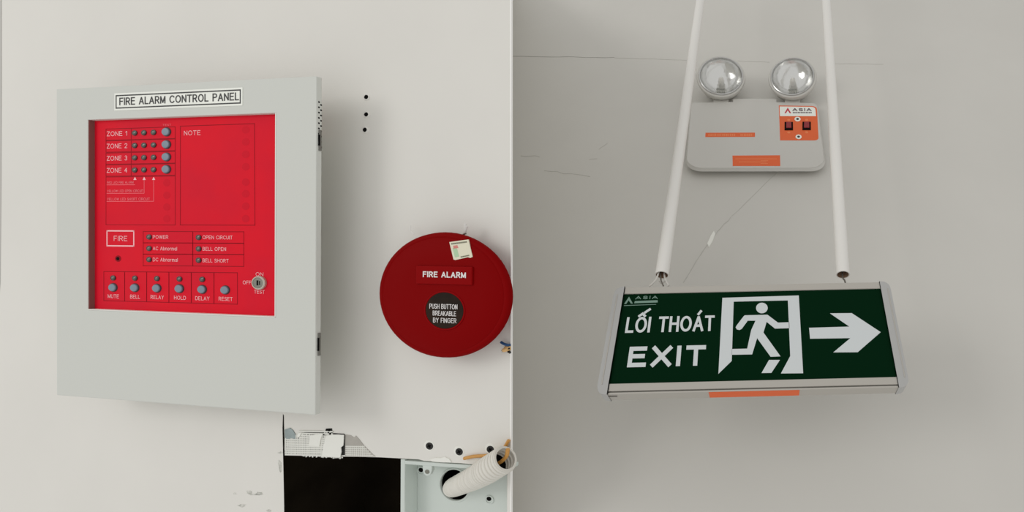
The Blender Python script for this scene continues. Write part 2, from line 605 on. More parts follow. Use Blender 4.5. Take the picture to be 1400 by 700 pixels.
# bright corner bead on the edge of the left wall
mb = MB()
e0, e1 = LF.at(698.3, -158), LF.at(699.6, -158)
f0, f1 = LF.at(698.3, 850), LF.at(699.6, 850)
mb.prism([f0, f1, e1, e0], -0.002, 0.0012)
o = mb.build('trim_1', 'bead', None, LF, (0, 0, 0))
props(o, 'thin white corner bead down the edge of the white wall', None, None, 'structure')

# slim joint at the far left
mb = MB()
mb.prism(LF.pts([(-3, -120), (2.4, -120), (2.6, 120), (2.0, 260), (0.8, 385), (-0.5, 402), (-3, 402)]), 0.0, 0.0003)
o = mb.build('board_joint', 'crack', wall_left)


def blob(frame, px, py, rx, ry, h, n=14, j=0.35):
    return [frame.at(px + rx * (1 + random.uniform(-j, j)) * math.cos(2 * math.pi * k / n), py + ry * (1 + random.uniform(-j, j)) * math.sin(2 * math.pi * k / n), h) for k in range(n)]


for (px, py, rx, ry) in [(341, 673, 4, 3), (355, 675, 5, 2.5), (349, 676, 8, 1), (331, 691, 5, 2), (367, 698, 4, 1.6), (321, 675, 2, 1.4), (383, 637, 2.2, 8), (383, 619, 3, 1.4)]:
    mb = MB()
    mb.prism(blob(LF, px, py, rx, ry, 0), 0.0, 0.0002)
    mb.build('scuff_mark', 'scuff', wall_left)

# empty screw holes beside the panel
for (px, py) in [(501.3, 132.8), (501.2, 156.6), (499.3, 177.6)]:
    c, a, b = ell(LF, px, py, 3.1, 3.1, 0)
    mb = MB()
    mb.lathe([(1.55, 0.0), (1.35, 0.0009), (1.0, 0.0010), (0.95, 0.0003)], 14, (c.x, c.y, 0), a, b, cap1=False)
    hrim = mb.build('screw_hole', 'wall_left', wall_left, smooth=True)
    mb = MB()
    mb.lathe([(0.98, 0.0001), (0.9, 0.0006)], 12, (c.x, c.y, 0), a, b)
    mb.build('hole_core', 'hole_dark', hrim)

# ------------------------------------------------------------------ torn joint tape above the opening
mb = MB()
mb.prism(LF.pts([(390, 587), (397, 584.8), (401, 588), (404, 593), (408, 597), (410, 594), (416, 591), (428, 590.5), (443, 590.5), (446, 586), (454, 585.5), (455, 592),
                 (471, 593), (474, 597), (473, 622), (452, 623), (430, 621.5), (408, 620), (398, 619.4), (392, 620.6), (390, 619)]), 0.0, 0.0003)
tapeo = mb.build('joint_tape', 'tape_back', None, LF, LF.at(430, 618, 0))
props(tapeo, 'torn fibre mesh tape and paper on the wall edge above the black opening', 'tape')
mb = MB()
mb.prism(LF.pts([(390, 600), (390, 587), (397, 584.8), (401, 588), (404, 593), (406, 599), (398, 602)]), 0.0003, 0.0008)
mb.build('filler_patch', 'filler', tapeo)
mb = MB()
mb.prism(LF.pts([(472.5, 594), (480, 595), (484, 598), (487, 595.5), (492, 601), (498, 609), (506, 617), (511, 622), (514, 624), (472, 623.5)]), 0.0001, 0.0004)
mb.build('filler_patch', 'filler_warm', tapeo)
mb = MB()
px_ = 0.00125
for i in range(27):                                # upright threads
    x = 391 + i * 2.35
    yt = 600 if x < 404 else (594 if x < 445 else 588)
    if x > 455: continue
    mb.bar(LF.at(x + random.uniform(-.4, .4), 620 + (x - 391) * .05), LF.at(x + random.uniform(-.6, .6) + .4, yt + random.uniform(-2, 2)), 1.35 * px_, 0.0003, 0.0010)
for i in range(12):
    y = 589 + i * 2.9
    xa = 390.5 if y > 599 else 410
    mb.bar(LF.at(xa, y + random.uniform(-.3, .3)), LF.at(456, y + 1.2 + random.uniform(-.5, .5)), 1.5 * px_, 0.0004, 0.0012)
for i in range(26):                                # frayed ends over the dark opening
    x = 409 + i * 2.35
    mb.bar(LF.at(x, 620 + (x - 409) * .075), LF.at(x + random.uniform(-.5, .5), 622.6 + (x - 409) * .055 + random.uniform(0, 2.2)), 1.3 * px_, -0.0004, 0.0004)
for i in range(14):                                # ghost of the mesh in the filler
    x = 475 + i * 2.6
    mb.bar(LF.at(x, 623.6), LF.at(x, 609 + max(0, i - 9) * 3.2), 0.8 * px_, 0.0003, 0.0006)
for i in range(5):
    y = 610 + i * 2.9
    mb.bar(LF.at(473, y), LF.at(499 + i * 3, y + .6), 0.8 * px_, 0.0003, 0.0007)
o = mb.build('mesh_threads', 'tape', tapeo)
o['kind'] = 'stuff'
for pts in ([(425.5, 594.6), (443, 592), (440, 601), (438.5, 609.5), (424, 608.4), (426, 600)],
            [(448, 595), (456, 593.6), (464, 593.4), (472, 594), (471.6, 602), (471, 608.5), (468, 611), (468.6, 617), (467, 624.6), (454, 623.8), (442, 623.6), (443, 616), (445.5, 605)],
            [(409, 592), (414, 590.6), (411, 597), (408, 596)]):
    mb = MB()
    mb.prism(LF.pts(pts), 0.0012, 0.0022)
    mb.build('paper_flap', 'paper', tapeo)
mb = MB()
for (x, y, r) in [(447.6, 587.5, 1.2), (451, 587.8, 1.7), (450, 591, 1.1), (452.5, 592.6, 1.5), (444, 594, 1.1), (443.4, 597, .8)]:
    c, a, b = ell(LF, x, y, r, r, 0)
    mb.lathe([(1, 0.0008), (0.9, 0.0014)], 7, (c.x, c.y, 0), a, b)
mb.build('tear_holes', 'hole_dark', tapeo)
# crumbled plaster over the box
mb = MB()
mb.prism(LF.pts([(588, 628), (596, 625.6), (604, 625.8), (609, 624.4), (615, 627.2), (618, 631.8), (606, 631.8), (592, 630.6)]), 0.0, 0.0012)
mb.build('plaster_crumb', 'paper', wall_left)

# ------------------------------------------------------------------ black drywall screws
for i, (px, py, lab) in enumerate([(587.7, 609.6, 'black drywall screw, leftmost of the three above the box'),
                                   (628.3, 617.4, 'black drywall screw, middle of the three, just above the orange cable tip'),
                                   (670.8, 614.2, 'black drywall screw nearest the conduit mouth, above the orange cable')]):
    c, a, b = ell(LF, px, py, 5.0, 4.9, 0)
    t = thing('drywall_screw', LF, (c.x, c.y, 0), lab, 'screw', 'black drywall screws above the junction box')
    mb = MB()
    mb.lathe([(1.0, -0.004), (1.0, 0.0008), (0.85, 0.0013), (0.55, 0.0010)], 20, (c.x, c.y, 0), a, b)
    mb.build('screw_head', 'screw', t, smooth=True)
    mb = MB()
    for an in (0.5, 0.5 + math.pi / 2):
        d = Vector((math.cos(an) * a, math.sin(an) * b)) * 0.5
        mb.bar((c.x - d.x, c.y - d.y), (c.x + d.x, c.y + d.y), a * 0.24, 0.0008, 0.0014)
    mb.build('cross_slot', 'hole_dark', t)
    mb = MB()
    mb.lathe([(1.45, 0.0), (1.35, 0.0006), (1.05, 0.0005)], 18, (c.x - a * .15, c.y + b * .1, 0), a, b)
    mb.build('plaster_ring', 'paper', t, smooth=True)

# ------------------------------------------------------------------ junction box in the opening
ZB = -0.022
xrb = LF.at(697.0, 700, -0.022).x
rim_o = [LF.at(546.2, 629.5, -0.001), LF.at(546.2, 790, -0.001)]
t = thing('junction_box', LF, LF.at(620, 790, 0), 'pale green plastic junction box set in the wall opening with the conduit', 'junction box')
xl, xr = LF.at(546.0, 700, 0).x, LF.at(697.0, 700, 0).x
xi = LF.at(551.8, 700, 0).x
yt_o, yt_i = LF.at(560, 629.5, 0).y, LF.at(560, 634.8, 0).y
yb = LF.at(620, 790, 0).y
sl = 0.75                                          # the far side leans with the edge of the wall
mb = MB()
mb.box(xl, xi, yb, yt_o, ZB, -0.0015)
mb.build('side_wall', 'box', t, bevel=0.0006)
mb = MB()
# top wall follows the slightly falling edge of the board
ta, tb_ = LF.at(551, 630.5, 0), LF.at(694, 640, 0)
tc_, td = LF.at(694, 645.4, 0), LF.at(551, 635.2, 0)
mb.prism([td, tc_, tb_, ta], ZB, -0.0015)
mb.build('side_wall', 'box', t, bevel=0.0006)
hc_, ha_, hb_ = ell(LF, 622, 663, 19.5, 21, ZB)
bm = bmesh.new()
edges = []
for loop in ([(xl, yb - .003), (xrb, yb - .003), (xrb, yt_o), (xl, yt_o)],
             [(hc_.x + ha_ * math.cos(2 * math.pi * k / 36), hc_.y + hb_ * math.sin(2 * math.pi * k / 36)) for k in range(36)]):
    vs = [bm.verts.new((x - ORG[t.name].x, y - ORG[t.name].y, ZB)) for x, y in loop]
    edges += [bm.edges.new((vs[i], vs[(i + 1) % len(vs)])) for i in range(len(vs))]
bmesh.ops.triangle_fill(bm, use_beauty=True, edges=edges, normal=(0, 0, 1))
ext = bmesh.ops.extrude_face_region(bm, geom=list(bm.faces))
for v in [g for g in ext['geom'] if isinstance(g, bmesh.types.BMVert)]:
    v.co.z -= 0.002
bmesh.ops.recalc_face_normals(bm, faces=bm.faces)
me = bpy.data.meshes.new('back_plate')
bm.to_mesh(me)
bm.free()
me.materials.append(M['box'])
o = link(bpy.data.objects.new('back_plate', me))
o.parent = t
ORG[o.name] = ORG[t.name]
mb = MB()
mb.box(xl, xr - .016, yb - .003, yb, ZB, -0.0015)
mb.build('side_wall', 'box', t)
c, a, b = hc_, ha_, hb_
mb = MB()
mb.lathe([(1.06, ZB - .002), (1.06, -0.062), (0.1, -0.062)], 36, (c.x, c.y, 0), a, b, cap0=False)
o = mb.build('knockout_hole', 'hole_dark', t)
mb = MB()
mb.lathe([(1.14, ZB), (1.10, ZB + 0.0012), (1.03, ZB + 0.0014), (1.0, ZB + 0.0004)], 36, (c.x, c.y, 0), a, b, cap0=False, cap1=False)
mb.build('knockout_rim', 'box', t, smooth=True)
# lug with its hole, and the two screw wells
lp = LF.pts([(577.6, 632), (577.8, 643), (579.4, 648.4), (583.4, 651), (588, 649), (590, 643.6), (590.2, 632)], -0.002)
mb = MB()
mb.prism(lp, -0.007, -0.0022)
lug = mb.build('fixing_lug', 'box', t, bevel=0.0005)
c, a, b = ell(LF, 584, 645, 3.2, 3.0, -0.002)
mb = MB()
mb.lathe([(1.0, -0.0024), (0.95, -0.0018), (0.6, -0.0019)], 14, (c.x, c.y, 0), a, b)
mb.build('lug_hole', 'nickel_dark', lug)
for (px, py) in [(576.5, 643.5), (669.5, 683.0)]:
    c, a, b = ell(LF, px, py, 6.2, 6.2, ZB)
    mb = MB()
    mb.lathe([(1.0, ZB), (0.95, ZB + 0.0012), (0.72, ZB + 0.0012), (0.7, ZB + 0.0003)], 20, (c.x, c.y, 0), a, b)
    w = mb.build('screw_well', 'box', t, smooth=True)
    mb = MB()
    mb.lathe([(0.5, ZB + 0.0004), (0.46, ZB + 0.0009)], 14, (c.x - a * .1, c.y + b * .2, 0), a, b)
    mb.build('well_hole', 'hole_dark', w)

# ------------------------------------------------------------------ corrugated conduit
P1 = hc_ + Vector((.0006, -.0016, .002))
cp = spline([hc_ + Vector((0, -.0012, -.034)), hc_ + Vector((0, -.0014, -.012)), P1, LF.at(650, 652.5, 0.003), LF.at(671, 640.0, 0.0175), LF.at(690.5, 627.5, 0.0205)], 45)
L_ = [0.0]
for i in range(1, len(cp)): L_.append(L_[-1] + (cp[i] - cp[i - 1]).length)
NR = 34
rad = []
for s in L_:
    u = s / L_[-1]
    rad.append((0.0112 + 0.0058 * min(1.0, u * 1.25)) * (1 - 0.10 * max(0.0, math.cos(2 * math.pi * NR * u)) ** 4))
t = thing('flexible_conduit', LF, P1, 'white corrugated flexible conduit curving out of the junction box', 'conduit')
mb = MB()
mb.tube(cp, rad, 28, caps=False)
inner = [r * 0.87 for r in rad[-50:]]
mb2 = MB()
mb2.tube(cp[-50:], inner, 24, caps=False)
mb.build('ribbed_tube', 'conduit', t, smooth=True)
mb2.build('tube_lining', 'conduit', t, smooth=True)
d = (cp[-1] - cp[-2]).normalized()
mb = MB()
mb.tube([cp[-1] - d * .0006, cp[-1] + d * .0012], [rad[-1] * 1.03] * 2, 28, caps=False)
mb.tube([cp[-1] + d * .0012, cp[-1] - d * .0006], [inner[-1] * 0.98] * 2, 28, caps=False)
# annular lip
a_ = d.cross(Vector((0.13, 0.31, 0.94))).normalized()
b_ = d.cross(a_)
vs = []
for r in (rad[-1] * 1.03, inner[-1] * .98):
    for k in range(28):
        an = 2 * math.pi * k / 28
        vs.append(cp[-1] + d * .0012 + (a_ * math.cos(an) + b_ * math.sin(an)) * r)
mb.add(vs, [(k, (k + 1) % 28, 28 + (k + 1) % 28, 28 + k) for k in range(28)])
mb.build('cut_end', 'conduit', t, smooth=True)
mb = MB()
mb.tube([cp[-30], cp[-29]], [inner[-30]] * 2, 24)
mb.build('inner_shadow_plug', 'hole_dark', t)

# orange cable along the wall and into the conduit mouth
path = spline([LF.at(634.6, 626.8, 0.0024), LF.at(648, 624.0, 0.0024), LF.at(668, 622.6, 0.0024), LF.at(682, 618.0, 0.0024), LF.at(690, 611, 0.003), LF.at(695.5, 602, 0.004)], 8)
mb = MB()
mb.tube(path, 0.0021, 10)
o = mb.build('orange_cable', 'orange_wire', None, LF, LF.at(634.6, 626.8, 0.0), smooth=True)
props(o, 'orange cable lying on the wall above the conduit with its cut tip showing', 'cable')
path = spline([cp[-26], cp[-10], cp[-1] + Vector((.002, .004, 0)), cp[-1] + Vector((.0045, .013, .001))], 8)
mb = MB()
mb.tube(path, 0.0024, 10)
o = mb.build('orange_cable', 'orange_wire', None, LF, cp[-1], smooth=True)
props(o, 'short orange cable coming up out of the conduit mouth', 'cable')

# wire ends poking from behind the wall edge beside the red disc
mb = MB()
mb.tube(spline([LF.at(685.0, 467.8, 0.004), LF.at(689, 470.2, 0.005), LF.at(694, 471.6, 0.004), LF.at(697.6, 471.6, 0.0005)], 6), 0.0017, 8)
o = mb.build('blue_wire', 'blue_wire', None, LF, LF.at(690, 470, 0), smooth=True)
props(o, 'blue wire end beside the red disc at the wall edge', 'wire')
t = thing('tan_wire', LF, LF.at(690, 479, 0), 'frayed tan wire end just below the blue wire', 'wire')
mb = MB()
mb.tube(spline([LF.at(688.6, 478.8, 0.004), LF.at(692, 478, 0.005), LF.at(697.4, 476, 0.0008)], 6), 0.0026, 8)
mb.tube(spline([LF.at(690.5, 475.2, 0.003), LF.at(694, 475.6, 0.004), LF.at(697.4, 474.6, 0.0008)], 6), 0.0018, 8)
mb.build('insulation', 'tan_wire', t, smooth=True)
mb = MB()
mb.tube([LF.at(685.6, 479.2, 0.004), LF.at(688.8, 478.8, 0.004)], 0.0006, 6)
mb.tube([LF.at(686.2, 481.2, 0.004), LF.at(689, 479.4, 0.004)], 0.0005, 6)
mb.build('copper_strand', 'wire_dark', t)
mb = MB()
mb.tube([LF.at(695.0, 480.4, 0.004), LF.at(697.4, 482, 0.001)], 0.0016, 8)
mb.tube([LF.at(695.4, 476.6, 0.0065), LF.at(696.6, 476.4, 0.0065)], 0.0012, 8)
mb.build('dark_sleeve', 'screw', t)

# ================================================================== fire alarm control panel
DC = 0.0068                                     # depth of the front cover
ZP = HF - 0.0058                                # control plate
oc = [LF.at(79, 121.5, HF), LF.at(430.3, 104.5, HF), LF.at(433.5, 568, HF), LF.at(75.7, 540, HF)]
X0, X1 = (oc[0].x + oc[3].x) / 2, (oc[1].x + oc[2].x) / 2
Y0, Y1 = (oc[2].y + oc[3].y) / 2, (oc[0].y + oc[1].y) / 2
ic = [LF.at(120.6, 163.2, HF), LF.at(376.6, 155, HF), LF.at(377.6, 432, HF), LF.at(120.3, 425.6, HF)]
IX0, IX1 = (ic[0].x + ic[3].x) / 2, (ic[1].x + ic[2].x) / 2
IY0, IY1 = (ic[2].y + ic[3].y) / 2, (ic[0].y + ic[1].y) / 2
panel = thing('fire_alarm_panel', LF, ((X0 + X1) / 2, Y0, 0), 'light grey metal fire alarm control panel with red control plate', 'alarm panel')
mb = MB()
o4 = [(X0, Y0), (X1, Y0), (X1, Y1), (X0, Y1)]
i4 = [(IX0, IY0), (IX1, IY0), (IX1, IY1), (IX0, IY1)]
z0, z1 = HF - DC, HF
vs = [(x, y, z1) for x, y in o4] + [(x, y, z1) for x, y in i4] + [(x, y, z0) for x, y in o4] + [(x, y, z0) for x, y in i4]
fs = []
for i in range(4):
    j = (i + 1) % 4
    fs += [(i, j, 4 + j, 4 + i), (8 + i, 12 + i, 12 + j, 8 + j), (i, 8 + i, 8 + j, j), (4 + i, 4 + j, 12 + j, 12 + i)]
mb.add(vs, fs)
cover = mb.build('front_cover', 'cover', panel, bevel=0.0010, seg=3)
mb = MB()
IN = 0.060
mb.box(X0 + IN, X1 - IN, Y0 + IN, Y1 - IN, 0.0, HF - DC + .0002)
mb.build('back_box', 'cover', panel, bevel=0.002)
# pale folded lip round the window
mb = MB()
mb.box(IX1 - 0.0012, IX1 + 0.0002, IY0, IY1, ZP, HF + 0.0002)
mb.build('window_lip', 'cover_edge', panel)
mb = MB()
mb.box(IX0 - 0.0002, IX0 + 0.0010, IY0 + .0012, IY1, ZP, HF - 0.0004)  # added strip, its brown stands in for shade on the left jamb
o = mb.build('window_jamb_shade', 'jamb_shade', panel)
o['label'] = 'brown strip painted as shade on the left window jamb'
mb = MB()
mb.box(IX0, IX1, IY0 - 0.0002, IY0 + 0.0012, ZP, HF + 0.0002)
mb.build('window_lip', 'cover_edge', panel)
mb = MB()
mb.box(IX0 - .004, IX1 + .004, IY0 - .004, IY1 + .004, ZP - 0.0008, ZP)
plate = mb.build('control_plate', 'plate', panel)
plate['label'] = 'bright red control plate with zone lamps and buttons'

# hinges and louvres on the side of the cover
for (ya, yb_) in [(178, 206), (455, 486)]:
    a, b = LF.at(433, ya, HF - .004), LF.at(434, yb_, HF - .004)
    mb = MB()
    mb.tube([(X1 + .0002, a.y, HF - .0042), (X1 + .0002, b.y, HF - .0042)], 0.0016, 10)
    hg = mb.build('hinge', 'steel', panel, smooth=True)
    mb = MB()
    mb.box(X1 - .0004, X1 + .0016, b.y + .006, a.y - .006, HF - .0040, HF - .0022)
    mb.build('hinge_gap', 'hole_dark', hg)
me = MB().box(-.0003, .0003, -.0009, .0009, -.0009, .0009).mesh('vent_slot', 'hole_dark')
for k in range(9):
    for j in range(2):
        y = LF.at(434, 140 + k * 7.2 + j * 3.2, HF - .004).y
        place(me, 'vent_slot', panel, (X1, y, HF - 0.0030 - j * 0.0026))

# title label
q = LF.pts([(157, 152), (332, 143.6), (332, 120.5), (157, 127)], HF)
lx0, lx1, ly0, ly1 = (q[0].x + q[3].x) / 2, (q[1].x + q[2].x) / 2, (q[0].y + q[1].y) / 2, (q[2].y + q[3].y) / 2
mb = MB()
mb.box(lx0, lx1, ly0, ly1, HF, HF + 0.0005)
tl = mb.build('title_label', 'label_white', panel)
mb = MB()
e = 0.0032
mb.outline([(lx0 + e, ly0 + e), (lx1 - e, ly0 + e), (lx1 - e, ly1 - e), (lx0 + e, ly1 - e)], 0.0016, HF + .0005, HF + .00065)
mb.build('label_border', 'black_print', tl)
text('FIRE ALARM CONTROL PANEL', LF, tl, (163, 144.0), 326.5, 133.6, HF + .0007, 'black_print', 0.15, y1=137)

# ---- print on the plate
HP = ZP + 0.00012


def frame_box(pts, w=0.7, m='print_dark', parent=plate, name='printed_outline'):
    mb = MB()
    mb.outline(LF.pts(pts, ZP), w * 0.00118, ZP, HP)
    return mb.build(name, m, parent)


def line(a, b, w=0.7, m='print_dark'):
    mb = MB()
    mb.bar(LF.at(a[0], a[1], ZP), LF.at(b[0], b[1], ZP), w * 0.00118, ZP, HP)
    return mb.build('printed_line', m, plate)


def tilt(x, y):
    """picture slope of level lines on the plate at height y, referred to x = 184"""
    s = -0.0495 + (y - 118) * (0.0495 + 0.070) / 430.0
    return lambda X: y + s * (X - x)


rows = [182.0, 199.0, 215.8, 232.5]
tops = [175.2, 191.6, 208.4, 224.8]
for r, y in enumerate(rows):
    ft, fb = tilt(184, tops[r]), tilt(184, tops[r] + 15.6)
    frame_box([(145, fb(145)), (239.5, fb(239.5)), (239.5, ft(239.5)), (145, ft(145))])
    line((179.5, ft(179.5)), (179.5, fb(179.5)))
    g = tilt(184, y + 3.1)
    text('ZONE %d' % (r + 1), LF, plate, (146, g(146)), 174, g(146) - 6.4, HP, 'print_white', 0.105, y1=g(174))
fa, fb = tilt(184, 241.5), tilt(184, 307.5)
frame_box([(145, fb(145)), (239.5, fb(239.5)), (239.5, fa(239.5)), (145, fa(145))], 0.6)
fa, fb = tilt(184, 174.6), tilt(184, 307.4)
frame_box([(246.6, fb(246.6)), (348.6, fb(348.6)), (348.0, fa(348)), (246.6, fa(246.6))])
text('NOTE', LF, plate, (251.5, 185.2), 274, 178.8, HP, 'print_white', 0.105, y1=184.4)
text('TEST', LF, plate, (222.5, 172.2), 234, 169.8, HP, 'print_pink', 0.10, y1=171.8)
# arrows and legend lines
for x in (184.6, 197.2, 210.2):
    mb = MB()
    mb.prism(LF.pts([(x - 2.1, 246), (x + 2.1, 245.9), (x, 241.8)], ZP), ZP, HP)
    mb.build('printed_arrow', 'print_white', plate)
for (x, yb_, xe) in ((184.6, 252.6, 146), (197.2, 264.2, 146), (210.2, 275.2, 146)):
    if x > 190: line((x, 246), (x, yb_), 0.35, 'print_pink')
    line((xe, yb_ + .2), (x, yb_), 0.35, 'print_pink')
text('RED LED FIRE ALARM', LF, plate, (146.5, 251.2), 182.5, 248.2, HP, 'print_pink', 0.10)
text('YELLOW LED OPEN CIRCUIT', LF, plate, (146.5, 262.8), 196, 259.6, HP, 'print_pink', 0.10)
text('YELLOW LED SHORT CIRCUIT', LF, plate, (146.5, 274.0), 205, 270.6, HP, 'print_pink', 0.10)
# faint covered lamp positions
me = None
for (px, py) in [(336, 177.5), (336, 194), (336, 211), (336, 228), (336, 249), (336, 265), (336, 282), (336, 299)] + [(228, 250), (228, 267), (228, 283), (228, 299)]:
    c, a, b = ell(LF, px, py, 5.2, 5.2, ZP)
    if me is None:
        m_ = MB()
        m_.lathe([(1, 0), (1, .00008)], 16, (0, 0, 0), a, b)
        me = m_.mesh('covered_lamp_mark', 'print_faint')
    place(me, 'covered_lamp_mark', plate, (c.x, c.y, ZP))
# FIRE box
frame_box([(146.4, 336.0), (183.0, 336.4), (183.0, 315.8), (146.4, 315.6)], 1.4, 'print_white')
text('FIRE', LF, plate, (155.6, 329.4), 174, 322.4, HP, 'print_white', 0.105)
# status block
for (ya, yb_) in ((316.4, 332), (332, 347.4), (347.4, 363.4)):
    frame_box([(195.8, yb_), (263.6, yb_ + .2), (263.6, ya + .2), (195.8, ya)])
    frame_box([(263.6, yb_ + .3), (333.4, yb_ + .9), (333.4, ya + .5), (263.6, ya + .3)])
for (s, x, y, xe) in [('POWER', 209, 326.4, 230), ('AC Abnormal', 209, 342.0, 242), ('DC Abnormal', 209, 357.2, 243),
                      ('OPEN CIRCUIT', 277, 326.8, 318), ('BELL OPEN', 277, 342.6, 309), ('BELL SHORT', 277, 358.4, 312.5)]:
    text(s, LF, plate, (x, y), xe, y - 4.9, HP, 'print_white', 0.105)
# function keys block
cols = [142, 170.5, 200.6, 231, 261.6, 292.6, 324.6]
for i in range(6):
    a, b = cols[i], cols[i + 1]
    ya = lambda x: 371.2 + (x - 142) * 0.0095
    yb2 = lambda x: 411 + (x - 142) * 0.027
    frame_box([(a, yb2(a)), (b, yb2(b)), (b, ya(b)), (a, ya(a))])
for (s, x, xe, y) in [('MUTE', 147.4, 162.6, 407.4), ('BELL', 178, 191.4, 408.0), ('RELAY', 206, 224, 408.6), ('HOLD', 238, 254.2, 409.4), ('DELAY', 267, 286.4, 410.2), ('RESET', 299, 318, 411.0)]:
    text(s, LF, plate, (x, y), xe, y - 5.2, HP, 'print_white', 0.105, y1=y + .3)
text('ON', LF, plate, (349.6, 377.4), 360, 372.2, HP, 'print_white', 0.105)
text('OFF', LF, plate, (332, 388.6), 343.4, 383.6, HP, 'print_white', 0.105)
text('TEST', LF, plate, (347.4, 401.2), 361.8, 396.2, HP, 'print_white', 0.105)

# ---- lamps and keys on the plate
_, la, lb = ell(LF, 200, 250, 3.5, 3.6, ZP)
led_me = MB().lathe([(1, 0), (1, .0008), (.85, .0011), (.68, .0011), (.66, .0006)], 18, (0, 0, 0), la, lb).mesh('indicator_lamp', 'led', smooth=True)
lens_me = MB().lathe([(.66, .0004), (.6, .0011), (.35, .0015), (.1, .0016)], 14, (0, 0, 0), la, lb).mesh('lamp_lens', 'led_lens', smooth=True)


def led(px, py):
    c = LF.at(px, py, ZP)
    o = place(led_me, 'indicator_lamp', panel, c)
    g = link(bpy.data.objects.new('lamp_lens', lens_me))
    g.parent = o


_, ba, bb = ell(LF, 200, 250, 5.4, 5.6, ZP)
btn_me = MB().lathe([(.9, 0), (.9, .0016), (.82, .0021), (.4, .0023), (.05, .0023)], 22, (0, 0, 0), ba, bb).mesh('push_button', 'button', smooth=True)
col_me = MB().lathe([(1.12, 0), (1.08, .0005), (.9, .0005)], 22, (0, 0, 0), ba, bb, cap1=False).mesh('button_collar', 'button_collar', smooth=True)


def button(px, py):
    c = LF.at(px, py, ZP)
    o = place(btn_me, 'push_button', panel, c)
    g = link(bpy.data.objects.new('button_collar', col_me))
    g.parent = o


for y in rows:
    for x in (184.6, 197.3, 210.4):
        led(x, tilt(184, y)(x))
    button(228.1, tilt(184, y - .2)(228.1))
for (x, y) in [(204.3, 324), (204.3, 339.7), (204.3, 354.8), (272, 324.6), (272, 340.2), (272, 355.8)]:
    led(x, y)
for i, (x, yl, yb_) in enumerate([(155.2, 380, 393), (184.9, 380.3, 393.4), (215, 380.8, 394), (245.8, 381.4, 394.6), (276.9, 382, 395.6), (308.4, None, 396.4)]):
    if yl: led(x, yl)
    button(x, yb_)
c, a, b = ell(LF, 161.5, 353.6, 4.2, 4.4, ZP)
mb = MB()
mb.lathe([(1, ZP), (.95, ZP + .0003), (.6, ZP + .0003)], 18, (c.x, c.y, 0), a, b)
bz = mb.build('buzzer_port', 'print_dark', panel)
mb = MB()
mb.lathe([(.55, ZP + .0003), (.5, ZP + .0005)], 12, (c.x, c.y, 0), a, b)
mb.build('port_hole', 'hole_dark', bz)
# key switch
c, a, b = ell(LF, 355.6, 386.6, 9.2, 9.4, ZP)
mb = MB()
mb.lathe([(1, ZP), (1, ZP + .002), (.92, ZP + .0028), (.80, ZP + .0028), (.78, ZP + .0020)], 30, (c.x, c.y, 0), a, b)
ks = mb.build('key_switch', 'nickel', panel, smooth=True)
ks['label'] = 'round nickel key switch'
mb = MB()
mb.lathe([(.78, ZP + .0018), (.74, ZP + .0024), (.05, ZP + .0026)], 24, (c.x, c.y, 0), a, b)
mb.build('key_barrel', 'nickel_dark', ks, smooth=True)
mb = MB()
mb.box(c.x - a * .16, c.x + a * .04, c.y - b * .36, c.y + b * .36, ZP + .0024, ZP + .0029)
mb.box(c.x + a * .2, c.x + a * .3, c.y - b * .28, c.y + b * .28, ZP + .0024, ZP + .0028)
mb.build('key_slot', 'hole_dark', ks)

# ================================================================== round red call point
HB = 0.030
c, a, b = ell(LF, 606.6, 403.8, 90.2, 86.6, HB)
cl, cr = LF.at(516.2, 404, HB), LF.at(697.2, 404, HB)
ct, cb = LF.at(606, 317.2, HB), LF.at(606, 490.0, HB)
cx, cy, ra, rb = (cl.x + cr.x) / 2, (ct.y + cb.y) / 2, (cr.x - cl.x) / 2, (ct.y - cb.y) / 2
bell = thing('alarm_call_point', LF, (cx, cy - rb, 0), 'round red manual fire alarm call point on the white wall', 'call point')
mb = MB()
mb.lathe([(.92, HB - .010), (.985, HB - .008), (1.0, HB - .005), (.992, HB - .002), (.965, HB), (.93, HB + .0006), (.915, HB + .0002), (.90, HB + .0010), (.6, HB + .0020), (.3, HB + .0024), (.02, HB + .0025)],
         72, (cx, cy, 0), ra, rb)
mb.build('front_disc', 'bell_red', bell, smooth=True)
mb = MB()
mb.lathe([(.70, 0.0), (.70, HB - .012), (.86, HB - .009)], 56, (cx, cy, 0), ra, rb)
mb.build('mounting_base', 'bell_red', bell, smooth=True)
HN = HB + 0.002
q = LF.pts([(569.6, 388.4), (648, 389.4), (646.4, 364.4), (571, 363.4)], HN)
nx0, nx1, ny0, ny1 = (q[0].x + q[3].x) / 2, (q[1].x + q[2].x) / 2, (q[0].y + q[1].y) / 2, (q[2].y + q[3].y) / 2
mb = MB()
mb.box(nx0, nx1, ny0, ny1, HB + .0005, HN + .0022)
np_ = mb.build('name_plate', 'bell_plate', bell, bevel=.0012)
text('FIRE ALARM', LF, np_, (578, 378.8), 637, 370.8, HN + .0024, 'letter_white', 0.19, y1=379.6)
c, a, b = ell(LF, 608, 424.4, 26.6, 25.6, HN)
mb = MB()
mb.lathe([(1.06, HN - .001), (1.05, HN + .0008), (.99, HN + .0009), (.98, HN + .0003)], 48, (c.x, c.y, 0), a, b)
pr_ = mb.build('push_window', 'bell_plate', bell, smooth=True)
mb = MB()
mb.lathe([(.985, HN), (.96, HN + .0006), (.02, HN + .0008)], 48, (c.x, c.y, 0), a, b)
gw = mb.build('breakable_disc', 'glass_brown', bell, smooth=True)
gw['label'] = 'dark brown breakable disc with white printing'
for (s, x, xe, yb_, yt) in [('PUSH BUTTON', 587, 625.4, 421.8, 415.0), ('BREAKABLE', 591.6, 623.6, 431.2, 424.6), ('BY FINGER', 592, 624, 440.8, 434.2)]:
    text(s, LF, gw, (x, yb_), xe, yt, HN + .0010, 'letter_white', 0.115, y1=yb_ + .2)
